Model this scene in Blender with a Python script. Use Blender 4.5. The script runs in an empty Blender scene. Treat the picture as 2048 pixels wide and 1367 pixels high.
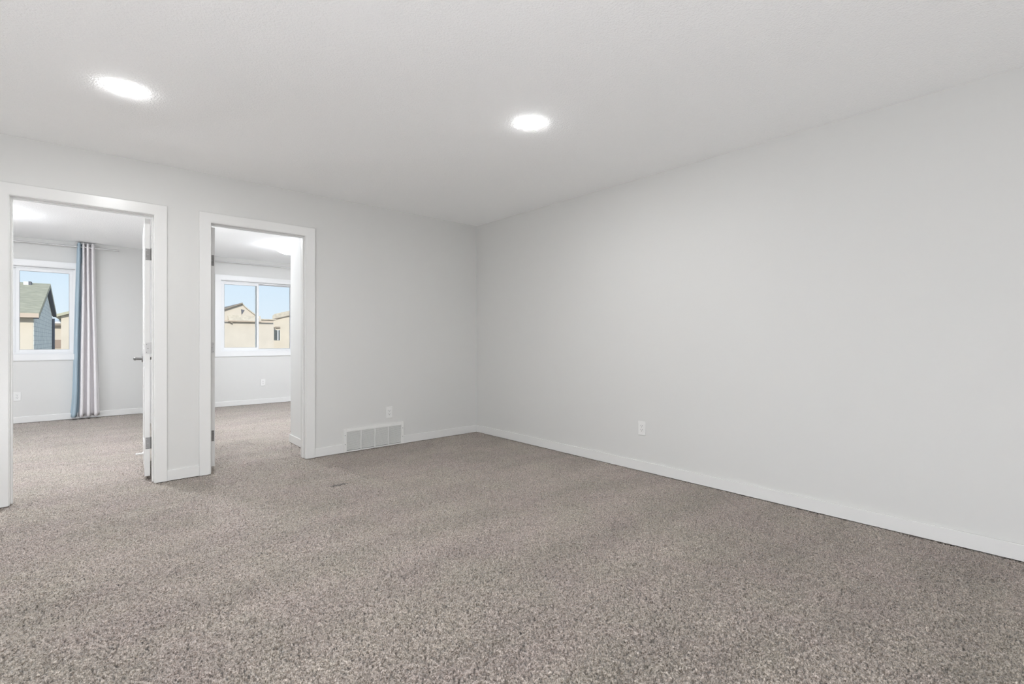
import bpy, bmesh, math, random
import numpy as np
from mathutils import Vector, Matrix

random.seed(7)
S = bpy.context.scene
COL = S.collection

# ------------------------------------------------------------------ camera
cam_d = bpy.data.cameras.new('camera')
cam_d.sensor_width = 36.0
cam_d.lens = 16.857
cam_d.shift_y = -0.00227
cam_d.clip_start = 0.05
cam_d.clip_end = 400
cam = bpy.data.objects.new('camera', cam_d)
cam.location = (-3.4592, -4.5574, 1.0924)
cam.rotation_euler = (math.radians(90), 0, -0.7229)
COL.objects.link(cam)
S.camera = cam

# ------------------------------------------------------------------ view
S.view_settings.view_transform = 'Standard'
S.view_settings.look = 'None'
S.view_settings.exposure = 0.05
S.view_settings.gamma = 1.0
S.view_settings.use_curve_mapping = False
S.cycles.max_bounces = 14
S.cycles.diffuse_bounces = 10
S.cycles.glossy_bounces = 4
S.cycles.transparent_max_bounces = 8
S.cycles.caustics_reflective = False
S.cycles.caustics_refractive = False
S.cycles.sample_clamp_indirect = 6.0

# lamp strengths (radiance of the lit diffusers); globes and bedroom downlights are added fill
DOWNLIGHT = 195.0
FILL_GLOBE = 50.0
REAR_FILL = 164.0
BED_FILL = 44.0
BED_FLOOR_FILL = 640.0
DOME = 56.0

# ------------------------------------------------------------------ sky
W = bpy.data.worlds.new('sky')
S.world = W
W.use_nodes = True
nt = W.node_tree
for n in list(nt.nodes):
    nt.nodes.remove(n)
wo = nt.nodes.new('ShaderNodeOutputWorld')
bg = nt.nodes.new('ShaderNodeBackground')
tc = nt.nodes.new('ShaderNodeTexCoord')
sp = nt.nodes.new('ShaderNodeSeparateXYZ')
mr = nt.nodes.new('ShaderNodeMapRange')
mr.inputs['From Min'].default_value = -0.05
mr.inputs['From Max'].default_value = 1.0
cr = nt.nodes.new('ShaderNodeValToRGB')
e = cr.color_ramp.elements
e[0].position = 0.0
e[0].color = (0.86, 0.92, 0.98, 1)
e[1].position = 1.0
e[1].color = (0.22, 0.42, 0.80, 1)
e2 = cr.color_ramp.elements.new(0.17)
e2.color = (0.69, 0.84, 1.0, 1)
nt.links.new(tc.outputs['Generated'], sp.inputs[0])
nt.links.new(sp.outputs['Z'], mr.inputs['Value'])
nt.links.new(mr.outputs[0], cr.inputs[0])
nt.links.new(cr.outputs[0], bg.inputs['Color'])
bg.inputs['Strength'].default_value = 1.0
nt.links.new(bg.outputs[0], wo.inputs[0])

# ------------------------------------------------------------------ sun
sd = bpy.data.lights.new('sun', 'SUN')
sd.energy = 3.3
sd.color = (1.0, 0.96, 0.91)
sd.angle = math.radians(0.6)
sun = bpy.data.objects.new('sun', sd)
sun.rotation_euler = Vector((-0.20, -0.85, 0.40)).to_track_quat('Z', 'Y').to_euler()
sun.location = (-10, -20, 20)
COL.objects.link(sun)


# ------------------------------------------------------------------ materials
def new_mat(name):
    m = bpy.data.materials.new(name)
    m.use_nodes = True
    t = m.node_tree
    return m, t, t.nodes['Principled BSDF']


def paint(name, col, rough=0.6, bump_scale=0, bump=0.0, dist=0.001, spec=0.5, metal=0.0,
          vary=0.0, vary_scale=3.0, detail=2.0):
    m, t, b = new_mat(name)
    b.inputs['Base Color'].default_value = (*col, 1)
    b.inputs['Roughness'].default_value = rough
    b.inputs['Metallic'].default_value = metal
    b.inputs['Specular IOR Level'].default_value = spec
    co = t.nodes.new('ShaderNodeTexCoord')
    if bump > 0:
        n = t.nodes.new('ShaderNodeTexNoise')
        n.inputs['Scale'].default_value = bump_scale
        n.inputs['Detail'].default_value = detail
        bp = t.nodes.new('ShaderNodeBump')
        bp.inputs['Strength'].default_value = bump
        bp.inputs['Distance'].default_value = dist
        t.links.new(co.outputs['Object'], n.inputs['Vector'])
        t.links.new(n.outputs['Fac'], bp.inputs['Height'])
        t.links.new(bp.outputs[0], b.inputs['Normal'])
    if vary > 0:
        n = t.nodes.new('ShaderNodeTexNoise')
        n.inputs['Scale'].default_value = vary_scale
        n.inputs['Detail'].default_value = 3
        r = t.nodes.new('ShaderNodeValToRGB')
        r.color_ramp.elements[0].position = 0.3
        r.color_ramp.elements[1].position = 0.7
        r.color_ramp.elements[0].color = (*[c * (1 - vary) for c in col], 1)
        r.color_ramp.elements[1].color = (*[min(1, c * (1 + vary)) for c in col], 1)
        t.links.new(co.outputs['Object'], n.inputs['Vector'])
        t.links.new(n.outputs['Fac'], r.inputs[0])
        t.links.new(r.outputs[0], b.inputs['Base Color'])
    return m


def emit(name, col, strength):
    m, t, b = new_mat(name)
    b.inputs['Base Color'].default_value = (0.9, 0.9, 0.9, 1)
    b.inputs['Emission Color'].default_value = (*col, 1)
    b.inputs['Emission Strength'].default_value = strength
    return m


def glass(name):
    m, t, b = new_mat(name)
    t.nodes.remove(b)
    out = t.nodes['Material Output']
    tr = t.nodes.new('ShaderNodeBsdfTransparent')
    tr.inputs[0].default_value = (0.97, 0.985, 0.98, 1)
    gl = t.nodes.new('ShaderNodeBsdfGlossy')
    gl.inputs['Roughness'].default_value = 0.0
    fr = t.nodes.new('ShaderNodeFresnel')
    fr.inputs[0].default_value = 1.25
    mx = t.nodes.new('ShaderNodeMixShader')
    t.links.new(fr.outputs[0], mx.inputs[0])
    t.links.new(tr.outputs[0], mx.inputs[1])
    t.links.new(gl.outputs[0], mx.inputs[2])
    t.links.new(mx.outputs[0], out.inputs[0])
    return m


def carpet_mat():
    m, t, b = new_mat('carpet')
    N, L = t.nodes.new, t.links.new
    co = N('ShaderNodeTexCoord')

    def noise(scale, detail=2.0, rough=0.5, vec=None):
        n = N('ShaderNodeTexNoise')
        n.inputs['Scale'].default_value = scale
        n.inputs['Detail'].default_value = detail
        n.inputs['Roughness'].default_value = rough
        L(vec or co.outputs['Object'], n.inputs['Vector'])
        return n

    def math_(op, a, c):
        n = N('ShaderNodeMath')
        n.operation = op
        for i, v in enumerate((a, c)):
            if isinstance(v, (int, float)):
                n.inputs[i].default_value = v
            else:
                L(v, n.inputs[i])
        return n.outputs[0]

    yarn = noise(210, 2.0, 0.6)
    ramp = N('ShaderNodeValToRGB')
    el = ramp.color_ramp.elements
    el[0].position = 0.38
    el[0].color = (0.243, 0.210, 0.182, 1)
    el[1].position = 0.62
    el[1].color = (0.63, 0.558, 0.507, 1)
    L(yarn.outputs['Fac'], ramp.inputs[0])
    # broad lay of the pile (vacuum tracks, footsteps)
    mp = N('ShaderNodeMapping')
    mp.inputs['Rotation'].default_value = (0, 0, math.radians(28))
    mp.inputs['Scale'].default_value = (0.55, 2.1, 1)
    L(co.outputs['Object'], mp.inputs['Vector'])
    lay = noise(1.7, 3.0, 0.55, mp.outputs[0])
    layr = N('ShaderNodeMapRange')
    layr.inputs['From Min'].default_value = 0.3
    layr.inputs['From Max'].default_value = 0.7
    layr.inputs['To Min'].default_value = 0.88
    layr.inputs['To Max'].default_value = 1.12
    L(lay.outputs['Fac'], layr.inputs['Value'])
    # a dark scuff trodden into the pile in front of the grille
    sx = N('ShaderNodeSeparateXYZ')
    warp = noise(22, 3.0)
    L(co.outputs['Object'], sx.inputs[0])
    wy = math_('MULTIPLY', math_('SUBTRACT', warp.outputs['Fac'], 0.5), 0.075)
    dx = math_('DIVIDE', math_('ADD', sx.outputs['X'], 2.045), 0.085)
    dy = math_('DIVIDE', math_('ADD', math_('ADD', sx.outputs['Y'], 0.975), wy), 0.021)
    rr = math_('ADD', math_('MULTIPLY', dx, dx), math_('MULTIPLY', dy, dy))
    st = N('ShaderNodeMapRange')
    st.inputs['From Min'].default_value = 0.3
    st.inputs['From Max'].default_value = 1.3
    st.inputs['To Min'].default_value = 0.28
    st.inputs['To Max'].default_value = 1.0
    L(rr, st.inputs['Value'])
    tint = noise(2.6, 4.0, 0.6)
    tr_ = N('ShaderNodeValToRGB')
    te = tr_.color_ramp.elements
    te[0].position = 0.38
    te[0].color = (0.965, 0.98, 0.945, 1)
    te[1].position = 0.62
    te[1].color = (1.0, 0.975, 0.985, 1)
    L(tint.outputs['Fac'], tr_.inputs[0])
    tm = N('ShaderNodeVectorMath')
    tm.operation = 'MULTIPLY'
    L(ramp.outputs[0], tm.inputs[0])
    L(tr_.outputs[0], tm.inputs[1])
    mul = N('ShaderNodeVectorMath')
    mul.operation = 'SCALE'
    L(tm.outputs[0], mul.inputs[0])
    L(math_('MULTIPLY', layr.outputs[0], st.outputs[0]), mul.inputs['Scale'])
    L(mul.outputs[0], b.inputs['Base Color'])
    vor = N('ShaderNodeTexVoronoi')
    vor.inputs['Scale'].default_value = 150
    L(co.outputs['Object'], vor.inputs['Vector'])
    h = math_('ADD', math_('MULTIPLY', vor.outputs['Distance'], -0.8), noise(240, 2.0).outputs['Fac'])
    bp = N('ShaderNodeBump')
    bp.inputs['Strength'].default_value = 0.5
    bp.inputs['Distance'].default_value = 0.004
    L(h, bp.inputs['Height'])
    L(bp.outputs[0], b.inputs['Normal'])
    b.inputs['Roughness'].default_value = 0.95
    b.inputs['Specular IOR Level'].default_value = 0.1
    b.inputs['Sheen Weight'].default_value = 0.4
    b.inputs['Sheen Roughness'].default_value = 0.5
    return m


def banded(name, col, dark, period, axis='Z', rough=0.8, depth=0.012):
    """lap siding / shingle courses: a saw-tooth along one axis drives bump and the lap line"""
    m, t, b = new_mat(name)
    N, L = t.nodes.new, t.links.new
    co = N('ShaderNodeTexCoord')
    sx = N('ShaderNodeSeparateXYZ')
    L(co.outputs['Object'], sx.inputs[0])
    d = N('ShaderNodeMath')
    d.operation = 'DIVIDE'
    d.inputs[1].default_value = period
    L(sx.outputs[axis], d.inputs[0])
    f = N('ShaderNodeMath')
    f.operation = 'FRACT'
    L(d.outputs[0], f.inputs[0])
    r = N('ShaderNodeValToRGB')
    r.color_ramp.elements[0].position = 0.0
    r.color_ramp.elements[0].color = (*dark, 1)
    r.color_ramp.elements[1].position = 0.14
    r.color_ramp.elements[1].color = (*col, 1)
    L(f.outputs[0], r.inputs[0])
    n = N('ShaderNodeTexNoise')
    n.inputs['Scale'].default_value = 4.0
    n.inputs['Detail'].default_value = 5.0
    L(co.outputs['Object'], n.inputs['Vector'])
    mr_ = N('ShaderNodeMapRange')
    mr_.inputs['From Min'].default_value = 0.3
    mr_.inputs['From Max'].default_value = 0.7
    mr_.inputs['To Min'].default_value = 0.85
    mr_.inputs['To Max'].default_value = 1.15
    L(n.outputs['Fac'], mr_.inputs['Value'])
    v = N('ShaderNodeVectorMath')
    v.operation = 'SCALE'
    L(r.outputs[0], v.inputs[0])
    L(mr_.outputs[0], v.inputs['Scale'])
    L(v.outputs[0], b.inputs['Base Color'])
    bp = N('ShaderNodeBump')
    bp.inputs['Distance'].default_value = depth
    bp.inputs['Strength'].default_value = 0.6
    bp.invert = True
    L(f.outputs[0], bp.inputs['Height'])
    L(bp.outputs[0], b.inputs['Normal'])
    b.inputs['Roughness'].default_value = rough
    return m


M = {
    'wall': paint('wall_paint', (0.665, 0.665, 0.652), 0.62, 420, 0.10, 0.0006, 0.35),
    'ceiling': paint('ceiling_texture', (0.925, 0.93, 0.93), 0.9, 110, 0.65, 0.006, 0.2, detail=3),
    'trim': paint('trim_paint', (0.75, 0.75, 0.74), 0.27, 60, 0.02, 0.0004, 0.5),
    'bedtrim': paint('window_trim_paint', (0.79, 0.795, 0.80), 0.38, 60, 0.03, 0.0005, 0.5),
    'vinyl': paint('window_vinyl', (0.80, 0.81, 0.82), 0.35, 60, 0.02, 0.0005, 0.5),
    'gasket': paint('window_gasket', (0.28, 0.30, 0.32), 0.6),
    'plastic': paint('white_plastic', (0.77, 0.77, 0.76), 0.35, 40, 0.01, 0.0003),
    'slot': paint('dark_slot', (0.10, 0.10, 0.10), 0.7),
    'grille': paint('grille_enamel', (0.77, 0.77, 0.755), 0.4, 60, 0.02, 0.0004),
    'duct': paint('duct_interior', (0.20, 0.20, 0.20), 0.8),
    'nickel': paint('brushed_nickel', (0.20, 0.195, 0.19), 0.40, 200, 0.05, 0.0003, metal=1.0),
    'painted_hinge': paint('painted_hinge', (0.58, 0.58, 0.58), 0.45, 90, 0.05, 0.0004),
    'screw': paint('screw_steel', (0.30, 0.30, 0.30), 0.4, metal=1.0),
    'chrome': paint('rod_steel', (0.62, 0.62, 0.62), 0.28, metal=1.0),
    'blue_cloth': paint('blue_curtain_cloth', (0.39, 0.49, 0.56), 0.9, 300, 0.3, 0.001, 0.2),
    'grey_cloth': paint('grey_curtain_cloth', (0.82, 0.80, 0.81), 0.9, 300, 0.3, 0.001, 0.2),
    'cord': paint('cord_white', (0.85, 0.85, 0.85), 0.5),
    'glass': glass('window_glass'),
    'lit': emit('downlight_diffuser', (0.98, 0.985, 0.985), DOWNLIGHT),
    'globe': emit('fill_globe_glass', (0.935, 0.97, 1.025), FILL_GLOBE),
    'rear_fill': emit('rear_fill_glass', (0.935, 0.97, 1.025), REAR_FILL),
    'bed_fill': emit('bedroom_fill_glass', (0.92, 0.965, 1.04), BED_FILL),
    'bed_floor_fill': emit('bedroom_fill_diffuser', (0.94, 0.97, 1.02), BED_FLOOR_FILL),
    'dome': emit('dome_glass', (0.93, 0.965, 1.03), DOME),
    'carpet': carpet_mat(),
    'stucco': paint('beige_siding', (0.665, 0.585, 0.48), 0.9, 8, 0.1, 0.01, 0.2, vary=0.05, vary_scale=0.8),
    'stucco_pale': paint('pale_beige_siding', (0.65, 0.575, 0.485), 0.9, 8, 0.1, 0.01, 0.2, vary=0.05, vary_scale=0.8),
    'fascia': paint('fascia_cream', (0.58, 0.46, 0.36), 0.7),
    'fascia_dark': paint('fascia_taupe', (0.30, 0.25, 0.20), 0.7),
    'fascia_olive': paint('fascia_olive', (0.50, 0.47, 0.34), 0.7),
    'soffit': paint('soffit_dark', (0.15, 0.15, 0.17), 0.8),
    'siding': banded('blue_grey_siding', (0.74, 0.73, 0.66), (0.36, 0.37, 0.36), 0.165, 'Z'),
    'shingle': banded('green_grey_shingle', (0.50, 0.445, 0.30), (0.40, 0.355, 0.24), 0.22, 'Y'),
    'tan_shingle': banded('tan_shingle', (0.58, 0.51, 0.41), (0.46, 0.40, 0.32), 0.16, 'Y'),
    'vent_pale': paint('vent_pale', (0.80, 0.82, 0.84), 0.5),
    'brown': paint('brown_panel', (0.34, 0.26, 0.21), 0.7),
    'far_glass': paint('far_window_glass', (0.10, 0.11, 0.11), 0.1),
    'ground': paint('ground_gravel', (0.34, 0.31, 0.26), 0.95, 3, 0.3, 0.02, vary=0.15, vary_scale=0.6),
    'shell': paint('outer_wall_paint', (0.6, 0.55, 0.48), 0.9),
}


# ------------------------------------------------------------------ geometry helpers
def box(bm, x0, x1, y0, y1, z0, z1, bev=0.0, mat=None):
    r = bmesh.ops.create_cube(bm, size=1.0)
    vs = r['verts']
    for v in vs:
        v.co = Vector(((x0 + x1) / 2 + v.co.x * (x1 - x0), (y0 + y1) / 2 + v.co.y * (y1 - y0),
                       (z0 + z1) / 2 + v.co.z * (z1 - z0)))
    if bev > 0:
        es = list({e for v in vs for e in v.link_edges})
        r2 = bmesh.ops.bevel(bm, geom=es, offset=bev, segments=2, affect='EDGES', profile=0.5)
        vs = list({v for f in r2['faces'] for v in f.verts} | {v for v in vs if v.is_valid})
    if mat is not None:
        bmesh.ops.transform(bm, matrix=mat, verts=vs)
    return vs


def cyl(bm, a, b, r, seg=16, r2=None):
    a, b = Vector(a), Vector(b)
    d = b - a
    q = d.to_track_quat('Z', 'Y').to_matrix().to_4x4()
    q.translation = (a + b) / 2
    bmesh.ops.create_cone(bm, cap_ends=True, segments=seg, radius1=r, radius2=r if r2 is None else r2,
                          depth=d.length, matrix=q)


def lathe(bm, prof, seg=32, center=(0, 0, 0)):
    """prof: list of (r, z); closed at r == 0"""
    rings = []
    cx, cy, cz = center
    for r, z in prof:
        if r < 1e-6:
            rings.append([bm.verts.new((cx, cy, cz + z))])
        else:
            rings.append([bm.verts.new((cx + r * math.cos(2 * math.pi * i / seg),
                                        cy + r * math.sin(2 * math.pi * i / seg), cz + z)) for i in range(seg)])
    for A, B in zip(rings, rings[1:]):
        for i in range(seg):
            j = (i + 1) % seg
            if len(A) == 1 and len(B) > 1:
                bm.faces.new((A[0], B[j], B[i]))
            elif len(B) == 1 and len(A) > 1:
                bm.faces.new((A[i], A[j], B[0]))
            elif len(A) > 1:
                bm.faces.new((A[i], A[j], B[j], B[i]))


def prism(bm, pts, y0, y1, dx=0.0):
    """polygon in x,z extruded along y; dx slides the far end sideways"""
    f = [bm.verts.new((x, y0, z)) for x, z in pts]
    k = [bm.verts.new((x + dx, y1, z)) for x, z in pts]
    bm.faces.new(f)
    bm.faces.new(list(reversed(k)))
    n = len(pts)
    for i in range(n):
        j = (i + 1) % n
        bm.faces.new((f[j], f[i], k[i], k[j]))


def prism_x(bm, pts, x0, x1):
    """polygon in y,z extruded along x"""
    f = [bm.verts.new((x0, y, z)) for y, z in pts]
    k = [bm.verts.new((x1, y, z)) for y, z in pts]
    bm.faces.new(f)
    bm.faces.new(list(reversed(k)))
    n = len(pts)
    for i in range(n):
        j = (i + 1) % n
        bm.faces.new((f[j], f[i], k[i], k[j]))


def obj(name, bm, mat, parent=None, smooth=False, loc=None):
    bmesh.ops.recalc_face_normals(bm, faces=bm.faces)
    me = bpy.data.meshes.new(name)
    bm.to_mesh(me)
    bm.free()
    for m in (mat if isinstance(mat, (list, tuple)) else [mat]):
        me.materials.append(m)
    if smooth:
        for p in me.polygons:
            p.use_smooth = True
    o = bpy.data.objects.new(name, me)
    COL.objects.link(o)
    if parent:
        o.parent = parent
    if loc:
        o.location = loc
    return o


def tag(o, label, cat, kind=None, group=None):
    o['label'] = label
    o['category'] = cat
    if kind:
        o['kind'] = kind
    if group:
        o['group'] = group
    return o


def empty(name, label, cat, kind=None, group=None, loc=(0, 0, 0), rz=0.0):
    o = bpy.data.objects.new(name, None)
    o.empty_display_size = 0.1
    COL.objects.link(o)
    o.location = loc
    o.rotation_euler = (0, 0, rz)
    return tag(o, label, cat, kind, group)


def copy_tree(o, parent=None):
    c = o.copy()
    COL.objects.link(c)
    if parent:
        c.parent = parent
    for ch in list(o.children):
        copy_tree(ch, c)
    return c


def boxes(name, mat, lst, parent=None, bev=0.0):
    bm = bmesh.new()
    for b in lst:
        box(bm, *b, bev=bev)
    return obj(name, bm, mat, parent)


# ------------------------------------------------------------------ dimensions (metres)
H = 2.44
XL, YB = -5.90, -7.00            # unseen far ends of the main room
T = 0.12                         # door wall thickness
D1 = (-3.851, -3.087)            # door openings between jamb faces
D2 = (-2.713, -1.971)
HEAD = 2.043
YF = 4.42                        # window wall (inner face)
W1 = (-4.735, -3.600)            # bedroom window openings
W2 = (-1.855, -0.720)
SILL, WHEAD = 0.895, 2.070
BX = -6.30                       # bedroom end wall
PX = (-2.852, -2.752)            # wall between the bedrooms
CX, CY = -1.840, 0.860           # closet block corner

# ------------------------------------------------------------------ room shell


def carpet_floor():
    """one sheet of carpet with a tufted surface; fine grid where it can be seen, coarse elsewhere"""
    xs = np.concatenate([np.arange(BX - .1, -4.26, .06), np.arange(-4.26, 0.02, .0042), [.12, .4, .72]])
    ys = np.concatenate([np.arange(YB - .1, -4.62, .06), np.arange(-4.62, .20, .0042), np.arange(.20, YF + .02, .0075), [YF + .16]])
    nx, ny = len(xs), len(ys)
    rng = np.random.default_rng(11)
    X, Y = np.meshgrid(xs, ys)
    h = rng.random((ny, nx))
    big = rng.random((ny, nx))
    for _ in range(2):
        big = (big + np.roll(big, 1, 0) + np.roll(big, 1, 1) + np.roll(np.roll(big, 1, 0), 1, 1)) / 4
        big = (big + np.roll(big, -1, 0) + np.roll(big, -1, 1) + np.roll(np.roll(big, -1, 0), -1, 1)) / 4
    big = np.clip((big - .5) * 4.2, -1, 1)
    pit = np.clip((rng.random((ny, nx)) - .76) / .10, 0, 1)
    z = TUFT * ((h - .5) * 1.1 + big * .35 - 2.4 * pit) - .006
    fine = (X > -4.26) & (X < .02) & (Y > -4.62) & (Y < YF + .02)
    z = np.where(fine, z, -.003)
    z = np.minimum(z, .002)
    jx = (rng.random((ny, nx)) - .5) * .0022
    jy = (rng.random((ny, nx)) - .5) * .0022
    X = np.where(fine, X + jx, X)
    Y = np.where(fine, Y + jy, Y)
    co = np.stack([X, Y, z], -1).reshape(-1, 3).astype(np.float32)
    idx = np.arange(nx * ny, dtype=np.int32).reshape(ny, nx)
    q = np.stack([idx[:-1, :-1], idx[:-1, 1:], idx[1:, 1:], idx[1:, :-1]], -1).reshape(-1, 4)
    me = bpy.data.meshes.new('floor')
    me.vertices.add(len(co))
    me.vertices.foreach_set('co', co.ravel())
    me.loops.add(q.size)
    me.loops.foreach_set('vertex_index', q.ravel())
    me.polygons.add(len(q))
    me.polygons.foreach_set('loop_start', np.arange(0, q.size, 4, dtype=np.int32))
    me.polygons.foreach_set('loop_total', np.full(len(q), 4, dtype=np.int32))
    me.update(calc_edges=True)
    me.materials.append(M['carpet'])
    o = bpy.data.objects.new('floor', me)
    COL.objects.link(o)
    return o


TUFT = .010
tag(carpet_floor(), 'taupe cut-pile carpet running through the doorways into both bedrooms', 'carpet', 'structure')
bm = bmesh.new()
box(bm, BX - .4, 1.1, YB - .4, YF + .45, H, H + .25)
tag(obj('ceiling', bm, M['ceiling']), 'white stippled ceiling above the carpeted room', 'ceiling', 'structure')

a0, a1 = D1[0] - .018, D1[1] + .018
b0, b1 = D2[0] - .018, D2[1] + .018
tag(boxes('wall_left', M['wall'], [
    (BX, a0, 0, T, 0, H), (a1, b0, 0, T, 0, H), (b1, 0.62, 0, T, 0, H),
    (a0, a1, 0, T, HEAD + .018, H), (b0, b1, 0, T, HEAD + .018, H)]),
    'pale grey wall with the two open bedroom doorways', 'wall', 'structure')
tag(boxes('wall_right', M['wall'], [(0, .12, YB, 0, 0, H)]),
    'long blank pale grey wall on the right side of the room', 'wall', 'structure')
tag(boxes('wall_back', M['wall'], [(XL, .12, YB - .12, YB, 0, H)]),
    'plain grey wall behind the camera', 'wall', 'structure')
tag(boxes('wall_end', M['wall'], [(XL - .12, XL, YB - .12, 0, 0, H)]),
    'plain grey end wall opposite the long blank wall', 'wall', 'structure')
YO = YF + .16
tag(boxes('wall_far', M['wall'], [
    (BX, W1[0], YF, YO, 0, H), (W1[1], W2[0], YF, YO, 0, H), (W2[1], .72, YF, YO, 0, H),
    (W1[0], W1[1], YF, YO, 0, SILL), (W2[0], W2[1], YF, YO, 0, SILL),
    (W1[0], W1[1], YF, YO, WHEAD, H), (W2[0], W2[1], YF, YO, WHEAD, H)]),
    'bedroom wall holding the two windows, seen through the doorways', 'wall', 'structure')
tag(boxes('wall_partition', M['wall'], [(PX[0], PX[1], T, YF, 0, H)]),
    'partition wall between the two bedrooms', 'wall', 'structure')
tag(boxes('wall_closet', M['wall'], [(CX, .62, T, CY, 0, H)]),
    'short grey closet wall just inside the right doorway', 'wall', 'structure')
tag(boxes('wall_east', M['wall'], [(.60, .72, CY, YF, 0, H)]),
    'side wall of the right bedroom', 'wall', 'structure')
tag(boxes('wall_west', M['wall'], [(BX - .12, BX, T, YF, 0, H)]),
    'side wall of the left bedroom', 'wall', 'structure')

# ------------------------------------------------------------------ baseboards
BB, BH = .012, .082
C1 = (D1[0] - .005 - .076, D1[1] + .005 + .076)      # outer casing edges
C2 = (D2[0] - .005 - .076, D2[1] + .005 + .080)
VX = (-1.615, -0.970)                                 # return grille


def baseboard(name, lst, label):
    tag(boxes(name, M['trim'], lst, bev=.0025), label, 'baseboard', 'structure')


baseboard('baseboard_left', [(C1[1], C2[0], -BB, 0, 0, BH)], 'short white baseboard between the two door casings')
baseboard('baseboard_left.001', [(C2[1], VX[0], -BB, 0, 0, BH)], 'white baseboard between right door casing and wall grille')
baseboard('baseboard_left.002', [(VX[1], -BB, -BB, 0, 0, BH)], 'white baseboard between wall grille and room corner')
baseboard('baseboard_right', [(-BB, 0, YB, 0, 0, BH)], 'long white baseboard under the blank right wall')
baseboard('baseboard_far', [(BX, PX[0], YF - BB, YF, 0, BH)], 'white baseboard under the left bedroom window')
baseboard('baseboard_far.001', [(PX[1], .6, YF - BB, YF, 0, BH)], 'white baseboard under the right bedroom window')
baseboard('baseboard_closet', [(CX - BB, CX, T + .09, CY + BB, 0, BH), (CX, .6, CY, CY + BB, 0, BH)],
          'white baseboard on the closet wall inside the right doorway')

# ------------------------------------------------------------------ door frames
def door_frame(n, op, casr, label):
    x0, x1 = op
    r = empty('trim_%d' % n, label, 'door frame', 'structure', loc=((x0 + x1) / 2, 0, 0))
    cx = (x0 + x1) / 2
    j = .018
    boxes('jamb', M['trim'], [
        (x0 - j - cx, x0 - cx, -.004, T + .004, 0, HEAD + j), (x1 - cx, x1 + j - cx, -.004, T + .004, 0, HEAD + j),
        (x0 - cx, x1 - cx, -.004, T + .004, HEAD, HEAD + j)], r, bev=.001)
    boxes('door_stop_strip', M['trim'], [
        (x0 - cx, x0 + .010 - cx, .040, .076, 0, HEAD), (x1 - .010 - cx, x1 - cx, .040, .076, 0, HEAD),
        (x0 + .010 - cx, x1 - .010 - cx, .040, .076, HEAD - .010, HEAD)], r, bev=.0015)
    o0, o1 = x0 - .005 - .076 - cx, x1 + .005 + casr - cx
    i0, i1 = x0 - .005 - cx, x1 + .005 - cx
    top, it = HEAD + .005 + .076, HEAD + .005
    for side in (0, 1):
        f, k = ((-.016, -.0005), (T + .0005, T + .016))[side]
        bm = bmesh.new()
        prism(bm, [(o0, 0), (i0, 0), (i0, it), (i1, it), (i1, 0), (o1, 0), (o1, top), (o0, top)], f, k)
        es = [e_ for e_ in bm.edges if all(abs(v.co.y - (f, k)[side]) < 1e-6 for v in e_.verts) and
              max(v.co.z for v in e_.verts) > .01]
        bmesh.ops.bevel(bm, geom=es, offset=.0025, segments=2, affect='EDGES', profile=.5)
        obj('casing', bm, M['trim'], r)
    return r


door_frame(1, D1, .076, 'white casing and jamb around the left bedroom doorway')
door_frame(2, D2, .081, 'white casing and jamb around the right bedroom doorway')

# ------------------------------------------------------------------ doors (open into the bedrooms)
LW, LT, LZ0, LZ1 = .750, .035, .028, 2.036


def door(n, pivot, sgn, ang, label):
    """sgn -1: hinged on the right jamb (leaf closes towards -x); +1: hinged on the left jamb.
    Local frame: pivot pin at origin, closed leaf along sgn*x, room face towards -y."""
    r = empty('door_%d' % n, label, 'door', 'structure', loc=(pivot[0], pivot[1], 0), rz=ang)
    f0, f1 = -.043, -.008        # leaf faces when closed
    g = .003

    def X(a, b):
        return (a, b) if sgn > 0 else (-b, -a)

    bm = bmesh.new()
    st = .11
    xa, xb = g, g + LW
    rails = [(LZ0, LZ0 + .20), (.88, 1.02), (LZ1 - .12, LZ1)]
    box(bm, *X(xa, xa + st), f0, f1, LZ0, LZ1, bev=.0015)
    box(bm, *X(xb - st, xb), f0, f1, LZ0, LZ1, bev=.0015)
    for z0, z1 in rails:
        box(bm, *X(xa + st, xb - st), f0, f1, z0, z1)
    for (z0, z1) in ((LZ0 + .20, .88), (1.02, LZ1 - .12)):
        box(bm, *X(xa + st, xb - st), f0 + .009, f1 - .009, z0, z1)
        box(bm, *X(xa + st + .035, xb - st - .035), f0 + .003, f1 - .003, z0 + .035, z1 - .035, bev=.004)
    obj('door_panel', bm, M['trim'], r)
    # hinges: leaf let into the hinge edge, knuckle at the pin
    for i, (z0, z1, mat) in enumerate(((1.714, 1.803, 'nickel'), (.980, 1.069, 'painted_hinge'), (.240, .329, 'nickel'))):
        bm = bmesh.new()
        box(bm, *X(xa - .0022, xa + .0004), f0 + .006, f1 + .004, z0, z1)
        obj_h = obj('hinge', bm, M[mat], r)
        bm = bmesh.new()
        for k in range(5):
            h = (z1 - z0) / 5
            cyl(bm, (0, 0, z0 + k * h + .0006), (0, 0, z0 + (k + 1) * h - .0006), .0058, 14)
        cyl(bm, (0, 0, z1), (0, 0, z1 + .004), .0045, 12)
        obj('hinge_knuckle', bm, M[mat], obj_h)
        bm = bmesh.new()
        for zz, yy in ((z0 + .014, -.030), (z0 + .044, -.022), (z1 - .014, -.030)):
            cyl(bm, (sgn * (xa - .0038), yy, zz), (sgn * (xa - .0015), yy, zz), .0034, 12)
        obj('hinge_screw', bm, M['screw'], obj_h)
    # lever handles on both faces near the latch edge
    for side in (-1, 1):
        yf = f0 if side < 0 else f1
        hx = sgn * (xb - .065)
        hz = .925
        hd = obj_lever(hx, yf, hz, side, sgn)
        hd.parent = r
    return r


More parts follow.
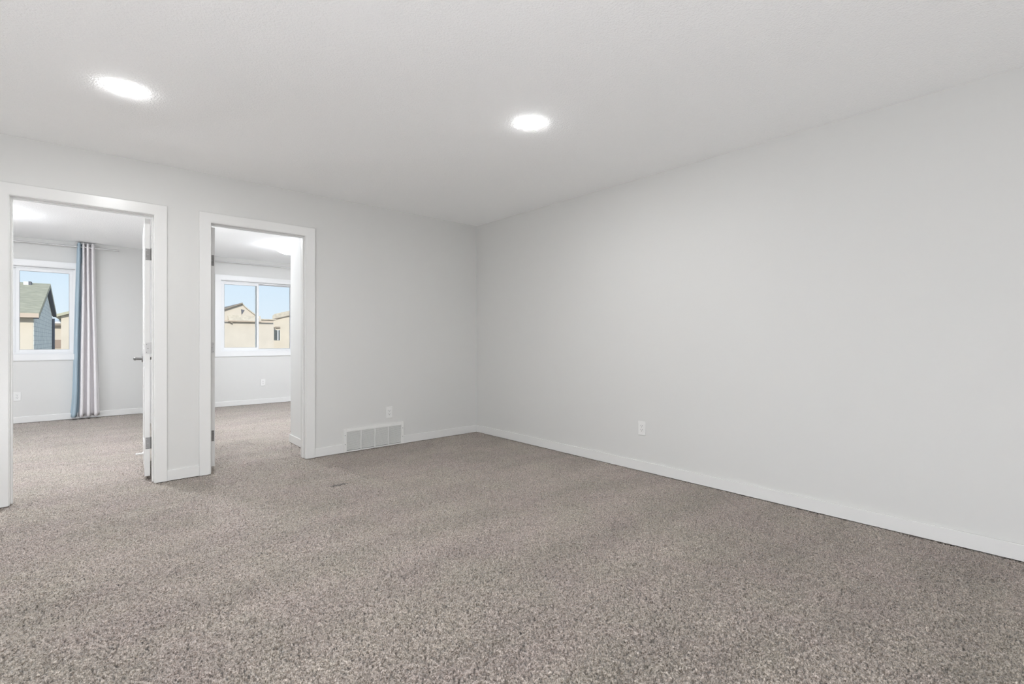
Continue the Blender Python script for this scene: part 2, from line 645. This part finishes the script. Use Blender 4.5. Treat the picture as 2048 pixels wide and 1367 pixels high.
def obj_lever(hx, yf, hz, side, sgn):
    bm = bmesh.new()
    cyl(bm, (hx, yf, hz), (hx, yf + side * .009, hz), .032, 28)
    cyl(bm, (hx, yf + side * .009, hz), (hx, yf + side * .052, hz), .0125, 20)
    cyl(bm, (hx + sgn * .012, yf + side * .056, hz), (hx - sgn * .105, yf + side * .056, hz), .0125, 20)
    bmesh.ops.create_uvsphere(bm, u_segments=16, v_segments=8, radius=.0125,
                              matrix=Matrix.Translation((hx - sgn * .105, yf + side * .056, hz)))
    return obj('door_handle', bm, M['nickel'], None, smooth=False)


d1 = door(1, (D1[1] - .005, .130), -1, -math.radians(93), 'open white bedroom door seen edge-on in the left doorway')
d2 = door(2, (D2[0] + .007, .130), 1, math.radians(90.5), 'open white bedroom door seen edge-on in the right doorway')
# small white stop screwed low on the left door leaf (local frame of the door)
bm = bmesh.new()
cyl(bm, (-.45, -.043, .125), (-.45, -.050, .125), .014, 18)
cyl(bm, (-.45, -.050, .125), (-.45, -.085, .125), .009, 18, .006)
lathe(bm, [(0, -.010), (.006, -.008), (.009, 0), (.006, .008), (0, .010)], 14, (-.45, -.088, .125))
obj('door_stop', bm, M['plastic'], d1)

# ------------------------------------------------------------------ windows
def window(n, op, split, label):
    """slider: narrow-framed fixed pane on one side, heavier sliding sash on the other"""
    x0, x1 = op
    cx = (x0 + x1) / 2
    r = empty('window_%d' % n, label, 'window', 'structure', loc=(cx, YF, 0))
    a, b = x0 - cx, x1 - cx
    # interior casing, picture-frame style
    c = .078
    bm = bmesh.new()
    A = [(a - c, SILL - c), (b + c, SILL - c), (b + c, WHEAD + c), (a - c, WHEAD + c)]
    B = [(a, SILL), (b, SILL), (b, WHEAD), (a, WHEAD)]
    for i in range(4):
        j = (i + 1) % 4
        prism(bm, [A[i], A[j], B[j], B[i]], -.016, -.0005)
    obj('casing', bm, M['bedtrim'], r)
    # drywall return lining and vinyl frame
    bm = bmesh.new()
    for q in ((a, a + .006, -.004, .09, SILL, WHEAD), (b - .006, b, -.004, .09, SILL, WHEAD),
              (a, b, -.004, .09, WHEAD - .006, WHEAD), (a, b, -.004, .09, SILL, SILL + .006)):
        box(bm, *q)
    obj('lining', bm, M['bedtrim'], r)
    w = .030
    y0, y1 = .055, .135
    bm = bmesh.new()
    for q in ((a + .006, a + w, y0, y1, SILL + .006, WHEAD - .006), (b - w, b - .006, y0, y1, SILL + .006, WHEAD - .006),
              (a + w, b - w, y0, y1, WHEAD - w, WHEAD - .006), (a + w, b - w, y0, y1, SILL + .006, SILL + w)):
        box(bm, *q, bev=.002)
    obj('window_frame', bm, M['vinyl'], r)
    return r, a, b, w


def sash(r, x0, x1, z0, z1, y0, y1, fw, lead=None):
    fr = lead or fw      # meeting stile on the right edge may be wider
    bm = bmesh.new()
    for q in ((x0, x0 + fw, y0, y1, z0, z1), (x1 - fr, x1, y0, y1, z0, z1),
              (x0 + fw, x1 - fr, y0, y1, z1 - fw, z1), (x0 + fw, x1 - fr, y0, y1, z0, z0 + fw)):
        box(bm, *q, bev=.002)
    s = obj('sash', bm, M['vinyl'], r)
    ym = (y0 + y1) / 2
    bm = bmesh.new()
    box(bm, x0 + fw - .004, x1 - fr + .004, ym - .003, ym + .003, z0 + fw - .004, z1 - fw + .004)
    obj('pane', bm, M['glass'], s)
    g = .0035
    bm = bmesh.new()
    a, b, lo, hi = x0 + fw, x1 - fr, z0 + fw, z1 - fw
    for q in ((a, a + g), (b - g, b)):
        box(bm, q[0], q[1], ym - .010, ym - .003, lo, hi)
    box(bm, a + g, b - g, ym - .010, ym - .003, hi - g, hi)
    box(bm, a + g, b - g, ym - .010, ym - .003, lo, lo + g)
    obj('gasket', bm, M['gasket'], s)
    return s


zl, zh = SILL + .030, WHEAD - .030
r1, a, b, w = window(1, W1, .5, 'white framed window of the left bedroom beside the blue and grey curtain')
sash(r1, a + w, .016, zl, zh, .098, .126, .012, .070)
sash(r1, -.014, b - w, zl, zh, .062, .090, .034)
r2, a, b, w = window(2, W2, .5, 'white framed two-pane slider window of the right bedroom')
sash(r2, -.030, b - w, zl, zh, .098, .126, .010)
sash(r2, a + w, .012, zl, zh, .062, .090, .034)

# ------------------------------------------------------------------ ceiling downlights
def downlight(loc, label, group, mat='lit'):
    r = empty('recessed_light', label, 'ceiling light', None, group, loc=loc)
    bm = bmesh.new()
    lathe(bm, [(.0846, -.0012), (.0870, -.0010), (.0880, 0), (.0846, 0), (.0846, -.0012)], 48)
    obj('trim_ring', bm, M['plastic'], r, smooth=False)
    bm = bmesh.new()
    lathe(bm, [(0, -.0076), (.030, -.0074), (.055, -.0066), (.072, -.0050), (.0830, -.0026), (.0840, -.0008), (0, -.0008)], 48)
    obj('diffuser', bm, M[mat], r)
    return r


G = 'recessed ceiling lights'
downlight((-3.314, -1.245, H), 'lit round ceiling light nearer the left bedroom doorway', G)
downlight((-1.395, -2.388, H), 'lit round ceiling light nearer the blank right wall', G)
downlight((-3.55, 1.05, H), 'added fill downlight, out of view inside the left bedroom doorway', 'added bedroom fill downlights', 'bed_floor_fill')  # added lamp, hidden by the door head, brightens bedroom floor and doorway carpet
downlight((-2.33, 1.85, H), 'added fill downlight, out of view inside the right bedroom doorway', 'added bedroom fill downlights', 'bed_floor_fill')  # same added fill for the right bedroom and the carpet before it


def globe(loc, label, mat, group):
    """unseen ball lamp on a low round foot, added as fill light"""
    r = empty('fill_lamp', label, 'floor lamp', None, group, loc=loc)
    bm = bmesh.new()
    R, zc = .15, .19
    lathe(bm, [(0, zc - R)] + [(R * math.sin(math.pi * i / 20), zc - R * math.cos(math.pi * i / 20))
                               for i in range(1, 20)] + [(0, zc + R)], 36)
    obj('fill_ball', bm, M[mat], r, smooth=True)
    bm = bmesh.new()
    lathe(bm, [(0, 0), (.10, 0), (.10, .012), (.05, .03), (.045, .055), (0, .055)], 32)
    obj('base', bm, M['nickel'], r)
    return r


GG = 'added fill globes of the main room'
globe((-5.05, -3.40, .02), 'added fill globe, out of view on the carpet by the end wall', 'globe', GG)  # made-up low lamp, throws light up at the ceiling and across the walls
globe((-3.75, -4.95, .02), 'added fill globe, out of view on the carpet just behind the camera', 'rear_fill', GG)  # made-up main fill for the ceiling, below and behind the view
globe((-5.50, 2.20, .02), 'added fill globe, out of view in the left bedroom, left of the doorway', 'bed_fill', 'added bedroom fill globes')  # unseen, added to lift bedroom walls and ceiling without more dome glow
globe((0.25, 1.90, .02), 'added fill globe, out of view in the right bedroom beyond the closet', 'bed_fill', 'added bedroom fill globes')  # unseen, added as the right bedroom's fill


def dome(loc, label, group):
    r = empty('dome_light', label, 'ceiling light', None, group, loc=loc)
    bm = bmesh.new()
    lathe(bm, [(0, 0), (.155, 0), (.158, -.018), (.150, -.026), (0, -.026)], 40)
    obj('base_plate', bm, M['plastic'], r)
    bm = bmesh.new()
    lathe(bm, [(0.168, -.028)] + [(.168 * math.cos(t), -.028 - .092 * math.sin(t)) for t in
                                  [math.pi / 2 * i / 10 for i in range(1, 10)]] + [(0, -.120)], 40)
    obj('dome_glass', bm, M['dome'], r, smooth=True)
    for k in range(3):
        t = math.radians(20 + 120 * k)
        bm = bmesh.new()
        c, s = math.cos(t), math.sin(t)
        cyl(bm, (.160 * c, .160 * s, -.020), (.178 * c, .178 * s, -.036), .006, 10)
        obj('clip', bm, M['nickel'], r)
    return r


dome((-1.305, 2.75, H), 'lit white dome ceiling light in the right bedroom', 'bedroom dome lights')
dome((-4.30, 2.75, H), 'lit dome ceiling light of the left bedroom, beyond the door jamb', 'bedroom dome lights')

# ------------------------------------------------------------------ outlets
def outlet(loc, rz, label):
    """local: plate in x,z plane, facing -y"""
    r = empty('wall_outlet', label, 'outlet', None, 'white wall outlets', loc=loc, rz=rz)
    bm = bmesh.new()
    box(bm, -.0355, .0355, -.0065, 0, -.058, .058, bev=.0025)
    obj('cover_plate', bm, M['plastic'], r)
    bm = bmesh.new()
    box(bm, -.0165, .0165, -.0085, -.004, -.0335, .0335, bev=.001)
    obj('receptacle', bm, M['plastic'], r)
    bm = bmesh.new()
    for zc in (.0165, -.0165):
        box(bm, -.0085, -.0060, -.0090, -.0070, zc + .000, zc + .010)
        box(bm, .0060, .0085, -.0090, -.0070, zc + .001, zc + .009)
        cyl(bm, (0, -.0090, zc - .007), (0, -.0070, zc - .007), .0032, 12)
    obj('slot', bm, M['slot'], r)
    return r


outlet((-1.1335, 0, .342), 0, 'white outlet on the door wall above the grille')
outlet((0, -2.2775, .356), -math.pi / 2, 'white outlet on the long blank right wall')
outlet((-4.163, YF, .350), 0, 'white outlet below the left bedroom window')
outlet((-1.225, YF, .362), 0, 'white outlet below the right bedroom window')

# ------------------------------------------------------------------ return-air grille
r = empty('return_grille', 'white louvred return air grille at the foot of the door wall', 'grille', None,
          None, loc=((VX[0] + VX[1]) / 2, 0, 0))
hw = (VX[1] - VX[0]) / 2
GH = .228
bm = bmesh.new()
box(bm, -hw, -hw + .030, -.013, 0, .001, GH, bev=.002)
box(bm, hw - .030, hw, -.013, 0, .001, GH, bev=.002)
box(bm, -hw + .030, hw - .030, -.013, 0, GH - .030, GH, bev=.002)
box(bm, -hw + .030, hw - .030, -.013, 0, .001, .014, bev=.002)
obj('grille_frame', bm, M['grille'], r)
iw = 2 * hw - .06
bm = bmesh.new()
box(bm, -hw + .030, hw - .030, -.0015, -.0003, .014, GH - .030)
obj('duct_opening', bm, M['duct'], r)
bm = bmesh.new()
nsl = 17
for i in range(nsl):
    z = .018 + (GH - .030 - .018) * (i + .5) / nsl
    box(bm, -hw + .030, hw - .030, -.0058, .0058, -.0006, .0006,
        mat=Matrix.Translation((0, -.0068, z)) @ Matrix.Rotation(math.radians(38), 4, 'X'))
obj('louvers', bm, M['grille'], r)
for k in (1, 2, 3):
    x = -hw + .030 + iw * k / 4
    bm = bmesh.new()
    box(bm, x - .0045, x + .0045, -.0135, -.002, .014, GH - .030, bev=.001)
    obj('divider', bm, M['grille'], r)
for x, z in ((-hw + .014, .078), (-hw + .014, .165), (hw - .014, .078), (hw - .014, .165)):
    bm = bmesh.new()
    cyl(bm, (x, -.0145, z), (x, -.012, z), .004, 14)
    obj('screw', bm, M['screw'], r)

# ------------------------------------------------------------------ curtain rods
RY, RZ = 4.340, 2.368


def rod(x0, xj, x1, z, label, brackets):
    r = empty('curtain_rod', label, 'curtain rod', None, 'bedroom curtain rods', loc=((x0 + x1) / 2, RY, z))
    cx = (x0 + x1) / 2
    bm = bmesh.new()
    cyl(bm, (x0 - cx, 0, 0), (xj - cx, 0, 0), .0110, 20)
    cyl(bm, (xj - cx, 0, 0), (x1 - cx, 0, 0), .0092, 20)
    cyl(bm, (xj - .006 - cx, 0, 0), (xj + .006 - cx, 0, 0), .0125, 20)
    obj('rod', bm, M['chrome'], r, smooth=False)
    for x, s in ((x0, -1), (x1, 1)):
        bm = bmesh.new()
        cyl(bm, (x - cx, 0, 0), (x + s * .014 - cx, 0, 0), .0150, 20)
        cyl(bm, (x + s * .014 - cx, 0, 0), (x + s * .026 - cx, 0, 0), .0105, 20)
        cyl(bm, (x + s * .026 - cx, 0, 0), (x + s * .045 - cx, 0, 0), .0150, 20)
        obj('finial', bm, M['chrome'], r)
    for x in brackets:
        bm = bmesh.new()
        box(bm, x - .008 - cx, x + .008 - cx, YF - RY - .004, YF - RY, -.035, .025, bev=.001)
        box(bm, x - .006 - cx, x + .006 - cx, .004, YF - RY - .003, -.016, -.009)
        box(bm, x - .006 - cx, x + .006 - cx, -.013, .006, -.017, -.0105)
        obj('bracket', bm, M['chrome'], r)
    return r


rod(-4.95, -4.20, -3.180, RZ, 'steel curtain rod above the left bedroom window', (-4.85, -3.395))
rod(-2.10, -1.283, -0.45, RZ - .016, 'steel curtain rod above the right bedroom window', (-2.02, -0.52))

# ------------------------------------------------------------------ curtain
def curtain():
    r = empty('curtain', 'blue edged grey curtain hanging in tight folds beside left bedroom window', 'curtain', None,
              None, loc=(-3.50, RY, .02))
    top = (-3.585, -3.400)
    bot = (-3.648, -3.345)
    lobes = 4
    ns, nz = 128, 46

    def P(s, z):
        # s 0..lobes, omega shaped folds
        k = (z - .03) / 2.39
        k2 = max(0.0, min(1.0, k)) ** .8
        x0 = bot[0] + (top[0] - bot[0]) * k2
        x1 = bot[1] + (top[1] - bot[1]) * k2
        if z < .35:
            x0 -= .012 * (1 - z / .35) ** 2
        p = (x1 - x0) / lobes
        amp = (.062 if k > .5 else .062 + .006 * (1 - k * 2)) * (1 + .08 * math.sin(7.1 * round(s - .5) + 2))
        y = -amp * math.cos(2 * math.pi * (s - .5)) 
        x = x0 + p * (s + .125 * math.sin(4 * math.pi * s))
        x += .0025 * math.sin(3.0 * z + 1.7 * s)
        y += .003 * math.sin(2.2 * z + 2.9 * s)
        return Vector((x + 3.50, y, z - .02))

    def panel(name, s0, s1, mat):
        bm = bmesh.new()
        n = max(8, int((s1 - s0) * ns / lobes))
        V = [[bm.verts.new(P(s0 + (s1 - s0) * i / n, .032 + 2.388 * j / nz)) for i in range(n + 1)] for j in range(nz + 1)]
        for j in range(nz):
            for i in range(n):
                bm.faces.new((V[j][i], V[j][i + 1], V[j + 1][i + 1], V[j + 1][i]))
        o = obj(name, bm, mat, r, smooth=True)
        sm = o.modifiers.new('thickness', 'SOLIDIFY')
        sm.thickness = .0022
        return o

    panel('blue_panel', 0.0, 1.02, M['blue_cloth'])['label'] = 'blue leading edge of the curtain'
    panel('grey_panel', 1.02, 4.0, M['grey_cloth'])['label'] = 'grey folds of the curtain'
    return r


curtain()
bm = bmesh.new()
cyl(bm, (0, 0, .02), (-.012, 0, .56), .0035, 10)
cyl(bm, (0, 0, 0), (0, 0, .025), .0065, 12, .0045)
cyl(bm, (-.012, 0, .555), (-.012, .012, .56), .006, 12)
tag(obj('hanging_cable', bm, M['cord'], loc=(-3.350, YF - .008, .415)),
    'thin white cable hanging on the wall right of the curtain', 'cable')

# ------------------------------------------------------------------ outside: ground and neighbouring houses
GZ = -2.9
bm = bmesh.new()
box(bm, -90, 110, YO, 140, GZ - .3, GZ)
tag(obj('ground', bm, M['ground']), 'ground between the houses outside the windows', 'ground', 'structure')


def house_a():
    r = empty('house', 'beige house with green-grey shingle roof and blue-grey gable siding', 'house', None,
              'houses outside the bedroom windows', loc=(-10, 19.28, GZ))
    ox, oy, oz = -10, 19.28, GZ
    xw, yf, yr = -4.915, 19.28, 30.6
    bm = bmesh.new()
    box(bm, -18 - ox, xw - .02 - ox, 0, yr - oy, 0, 1.75 - oz)
    obj('wall', bm, M['stucco'], r)
    bm = bmesh.new()
    prism_x(bm, [(0.02, 0), (yr - oy - .02, 0), (yr - oy - .02, 2.28 - oz), (25.7 - oy, 3.36 - oz), (0.02, 1.85 - oz)],
            xw - .02 - ox, xw - ox)
    obj('gable_siding', bm, M['siding'], r)
    bm = bmesh.new()
    prism_x(bm, [(0.02, 1.6 - oz), (yr - oy - .02, 1.6 - oz), (yr - oy - .02, 2.28 - oz), (25.7 - oy, 3.36 - oz), (0.02, 1.85 - oz)],
            -18 - ox, xw - .02 - ox)
    obj('attic', bm, M['stucco'], r)
    bm = bmesh.new()
    cyl(bm, (xw + .05 - ox, yr - oy - .3, 0), (xw + .05 - ox, yr - oy - .3, 2.2 - oz), .06, 10)
    obj('downspout', bm, M['soffit'], r)
    t = .16
    xo = -4.77 - ox
    bm = bmesh.new()
    prism_x(bm, [(19.0 - oy, 2.02 - oz), (25.7 - oy, 3.63 - oz), (31.1 - oy, 2.51 - oz),
                 (31.1 - oy, 2.51 - t - oz), (25.7 - oy, 3.63 - t - oz), (19.0 - oy, 2.02 - t - oz)], -19 - ox, xo)
    obj('roof', bm, [M['shingle']], r)
    bm = bmesh.new()
    box(bm, -19 - ox, xo - .002, 18.93 - oy, 19.0 - oy, 1.86 - oz, 2.01 - oz)
    obj('fascia', bm, M['fascia'], r)
    bm = bmesh.new()
    prism_x(bm, [(19.0 - oy, 2.02 - t - oz - .002), (25.7 - oy, 3.63 - t - oz - .002), (31.1 - oy, 2.51 - t - oz - .002),
                 (31.1 - oy, 2.51 - t - oz - .04), (25.7 - oy, 3.63 - t - oz - .06), (19.0 - oy, 2.02 - t - oz - .04)], xw + .002 - ox, xo - .004)
    obj('soffit', bm, M['soffit'], r)
    bm = bmesh.new()
    box(bm, -5.60 - ox, -5.44 - ox, 25.10 - oy, 25.62 - oy, 3.42 - oz, 3.625 - oz, bev=.01)
    v = obj('roof_vent', bm, M['vent_pale'], r)
    bm = bmesh.new()
    box(bm, -5.44 - ox, -5.36 - ox, 25.08 - oy, 25.6 - oy, 3.43 - oz, 3.64 - oz)
    obj('vent_hood', bm, M['soffit'], v)
    return r


def house_b():
    ox, oy, oz = -3.0, 50.0, GZ
    r = empty('house', 'pale beige house with olive rake board at right of left window', 'house', None,
              'houses outside the bedroom windows', loc=(ox, oy, oz))
    bm = bmesh.new()
    prism(bm, [(-5.199 - ox, 0), (2.0 - ox, 0), (2.0 - ox, 4.0 - oz), (-1.2 - ox, 4.45 - oz), (-5.199 - ox, 3.05 - oz)], 0, 9)
    obj('wall', bm, M['stucco'], r)
    bm = bmesh.new()
    prism(bm, [(-5.53 - ox, 2.95 - oz), (-1.2 - ox, 4.48 - oz), (2.4 - ox, 3.2 - oz), (2.4 - ox, 3.4 - oz), (-1.2 - ox, 4.70 - oz), (-5.53 - ox, 3.17 - oz)], -.4, 9.4)
    obj('roof', bm, M['fascia_olive'], r)
    bm = bmesh.new()
    box(bm, -5.83 - ox, -5.199 - ox, 5, 9, 0, 2.6 - oz)
    w = obj('side_wing', bm, M['stucco_pale'], r)
    bm = bmesh.new()
    box(bm, -5.80 - ox, -5.36 - ox, 4.93, 5.0, .33 - oz, 1.09 - oz)
    obj('garage_door', bm, M['brown'], w)
    bm = bmesh.new()
    prism_x(bm, [(4.4, 2.55 - oz), (4.4, 2.70 - oz), (7.0, 3.05 - oz), (7.0, 2.55 - oz)], -6.0 - ox, -5.2 - ox)
    obj('wing_roof', bm, M['vent_pale'], w)
    bm = bmesh.new()
    box(bm, -6.0 - ox, -5.2 - ox, 4.42, 5.0, 2.36 - oz, 2.55 - oz)
    obj('wing_soffit', bm, M['fascia_dark'], w)
    return r


def house_c():
    ox, oy, oz = 7.0, 46.0, GZ
    r = empty('house', 'beige house with low gable, tan skirt roof and small dark vent', 'house', None,
              'houses outside the bedroom windows', loc=(ox, oy, oz))
    bm = bmesh.new()
    prism(bm, [(3.2 - ox, 0), (10.1 - ox, 0), (10.1 - ox, 2.95 - oz), (8.86 - ox, 2.98 - oz), (8.45 - ox, 3.38 - oz),
               (8.0 - ox, 3.74 - oz), (7.60 - ox, 4.08 - oz), (7.30 - ox, 4.42 - oz), (5.86 - ox, 3.86 - oz), (3.2 - ox, 2.8 - oz)], 0, 8)
    obj('wall', bm, M['stucco_pale'], r)
    bm = bmesh.new()
    prism(bm, [(3.0 - ox, 2.72 - oz), (5.86 - ox, 3.86 - oz), (7.27 - ox, 4.43 - oz), (7.32 - ox, 4.56 - oz),
               (5.84 - ox, 3.97 - oz), (3.0 - ox, 2.84 - oz)], -.35, 8.3)
    obj('roof', bm, M['fascia_dark'], r)
    bm = bmesh.new()
    prism(bm, [(7.30 - ox, 4.44 - oz), (7.60 - ox, 4.10 - oz), (8.0 - ox, 3.76 - oz), (8.45 - ox, 3.40 - oz), (8.86 - ox, 2.99 - oz), (10.3 - ox, 2.99 - oz),
               (10.3 - ox, 3.10 - oz), (8.95 - ox, 3.10 - oz), (8.50 - ox, 3.48 - oz), (8.05 - ox, 3.83 - oz), (7.65 - ox, 4.17 - oz), (7.33 - ox, 4.52 - oz)], -.12, 8.3)
    obj('roof_slope', bm, M['tan_shingle'], r)
    bm = bmesh.new()
    prism_x(bm, [(-.32, 2.80 - oz), (-.32, 2.88 - oz), (-.01, 3.36 - oz), (-.01, 2.80 - oz)], 6.15 - ox, 8.9 - ox)
    s = obj('skirt_roof', bm, M['tan_shingle'], r)
    bm = bmesh.new()
    box(bm, 5.6 - ox, 9.95 - ox, -.38, -.30, 2.77 - oz, 2.88 - oz)
    obj('gutter', bm, M['fascia'], s)
    bm = bmesh.new()
    prism(bm, [(7.235 - ox, 3.95 - oz), (7.53 - ox, 3.87 - oz), (7.28 - ox, 3.43 - oz)], -.05, .0)
    obj('gable_vent', bm, M['soffit'], r)
    bm = bmesh.new()
    prism(bm, [(6.20 - ox, 2.76 - oz), (6.50 - ox, 2.76 - oz), (6.48 - ox, 2.58 - oz)], -.3, 0)
    obj('bracket', bm, M['fascia_dark'], r)
    return r


def house_d():
    ox, oy, oz = 12.0, 48.0, GZ
    r = empty('house', 'beige house with small two-pane window at right of right bedroom window', 'house', None,
              'houses outside the bedroom windows', loc=(ox, oy, oz))
    bm = bmesh.new()
    prism(bm, [(10.42 - ox, 0), (20 - ox, 0), (20 - ox, 4.6 - oz), (17 - ox, 4.9 - oz), (10.42 - ox, 3.15 - oz)], 0, 6, 1.6)
    obj('wall', bm, M['stucco'], r)
    bm = bmesh.new()
    prism(bm, [(10.45 - ox, 3.19 - oz), (17.2 - ox, 4.95 - oz), (17.2 - ox, 5.38 - oz), (11.94 - ox, 4.05 - oz), (10.66 - ox, 3.70 - oz), (10.45 - ox, 3.52 - oz)], -.18, 6.2, 1.75)
    obj('roof', bm, M['tan_shingle'], r)
    bm = bmesh.new()
    prism(bm, [(10.45 - ox, 3.12 - oz), (17.2 - ox, 4.88 - oz), (17.2 - ox, 4.95 - oz), (10.45 - ox, 3.19 - oz)], -.19, -.1)
    obj('rake_board', bm, M['fascia_dark'], r)
    wx0, wx1, wz0, wz1 = 10.575, 11.19, 1.035, 2.075
    bm = bmesh.new()
    for q in ((wx0 - .012, wx0), (wx1, wx1 + .012), (10.955, 11.045)):
        box(bm, q[0] - ox, q[1] - ox, -.06, 0, wz0 - oz, wz1 - oz)
    box(bm, wx0 - .012 - ox, wx1 + .012 - ox, -.06, 0, wz1 - oz, wz1 + .012 - oz)
    box(bm, wx0 - .012 - ox, wx1 + .012 - ox, -.06, 0, wz0 - .012 - oz, wz0 - oz)
    f = obj('window_frame', bm, M['vent_pale'], r)
    for q in ((wx0, 10.95), (11.05, wx1)):
        bm = bmesh.new()
        box(bm, q[0] - ox, q[1] - ox, -.03, -.005, wz0 - oz, wz1 - oz)
        obj('pane', bm, M['far_glass'], f)
    bm = bmesh.new()
    box(bm, wx0 - .02 - ox, wx0 + .11 - ox, -.10, 0, 2.27 - oz, 2.35 - oz)
    box(bm, wx0 + .19 - ox, wx1 + .01 - ox, -.16, 0, 2.25 - oz, 2.41 - oz)
    obj('hood_with_shadow', bm, M['fascia_dark'], r)  # dark boxes stand for the window hood and the shadow under it
    return r


house_a()
house_b()
house_c()
house_d()
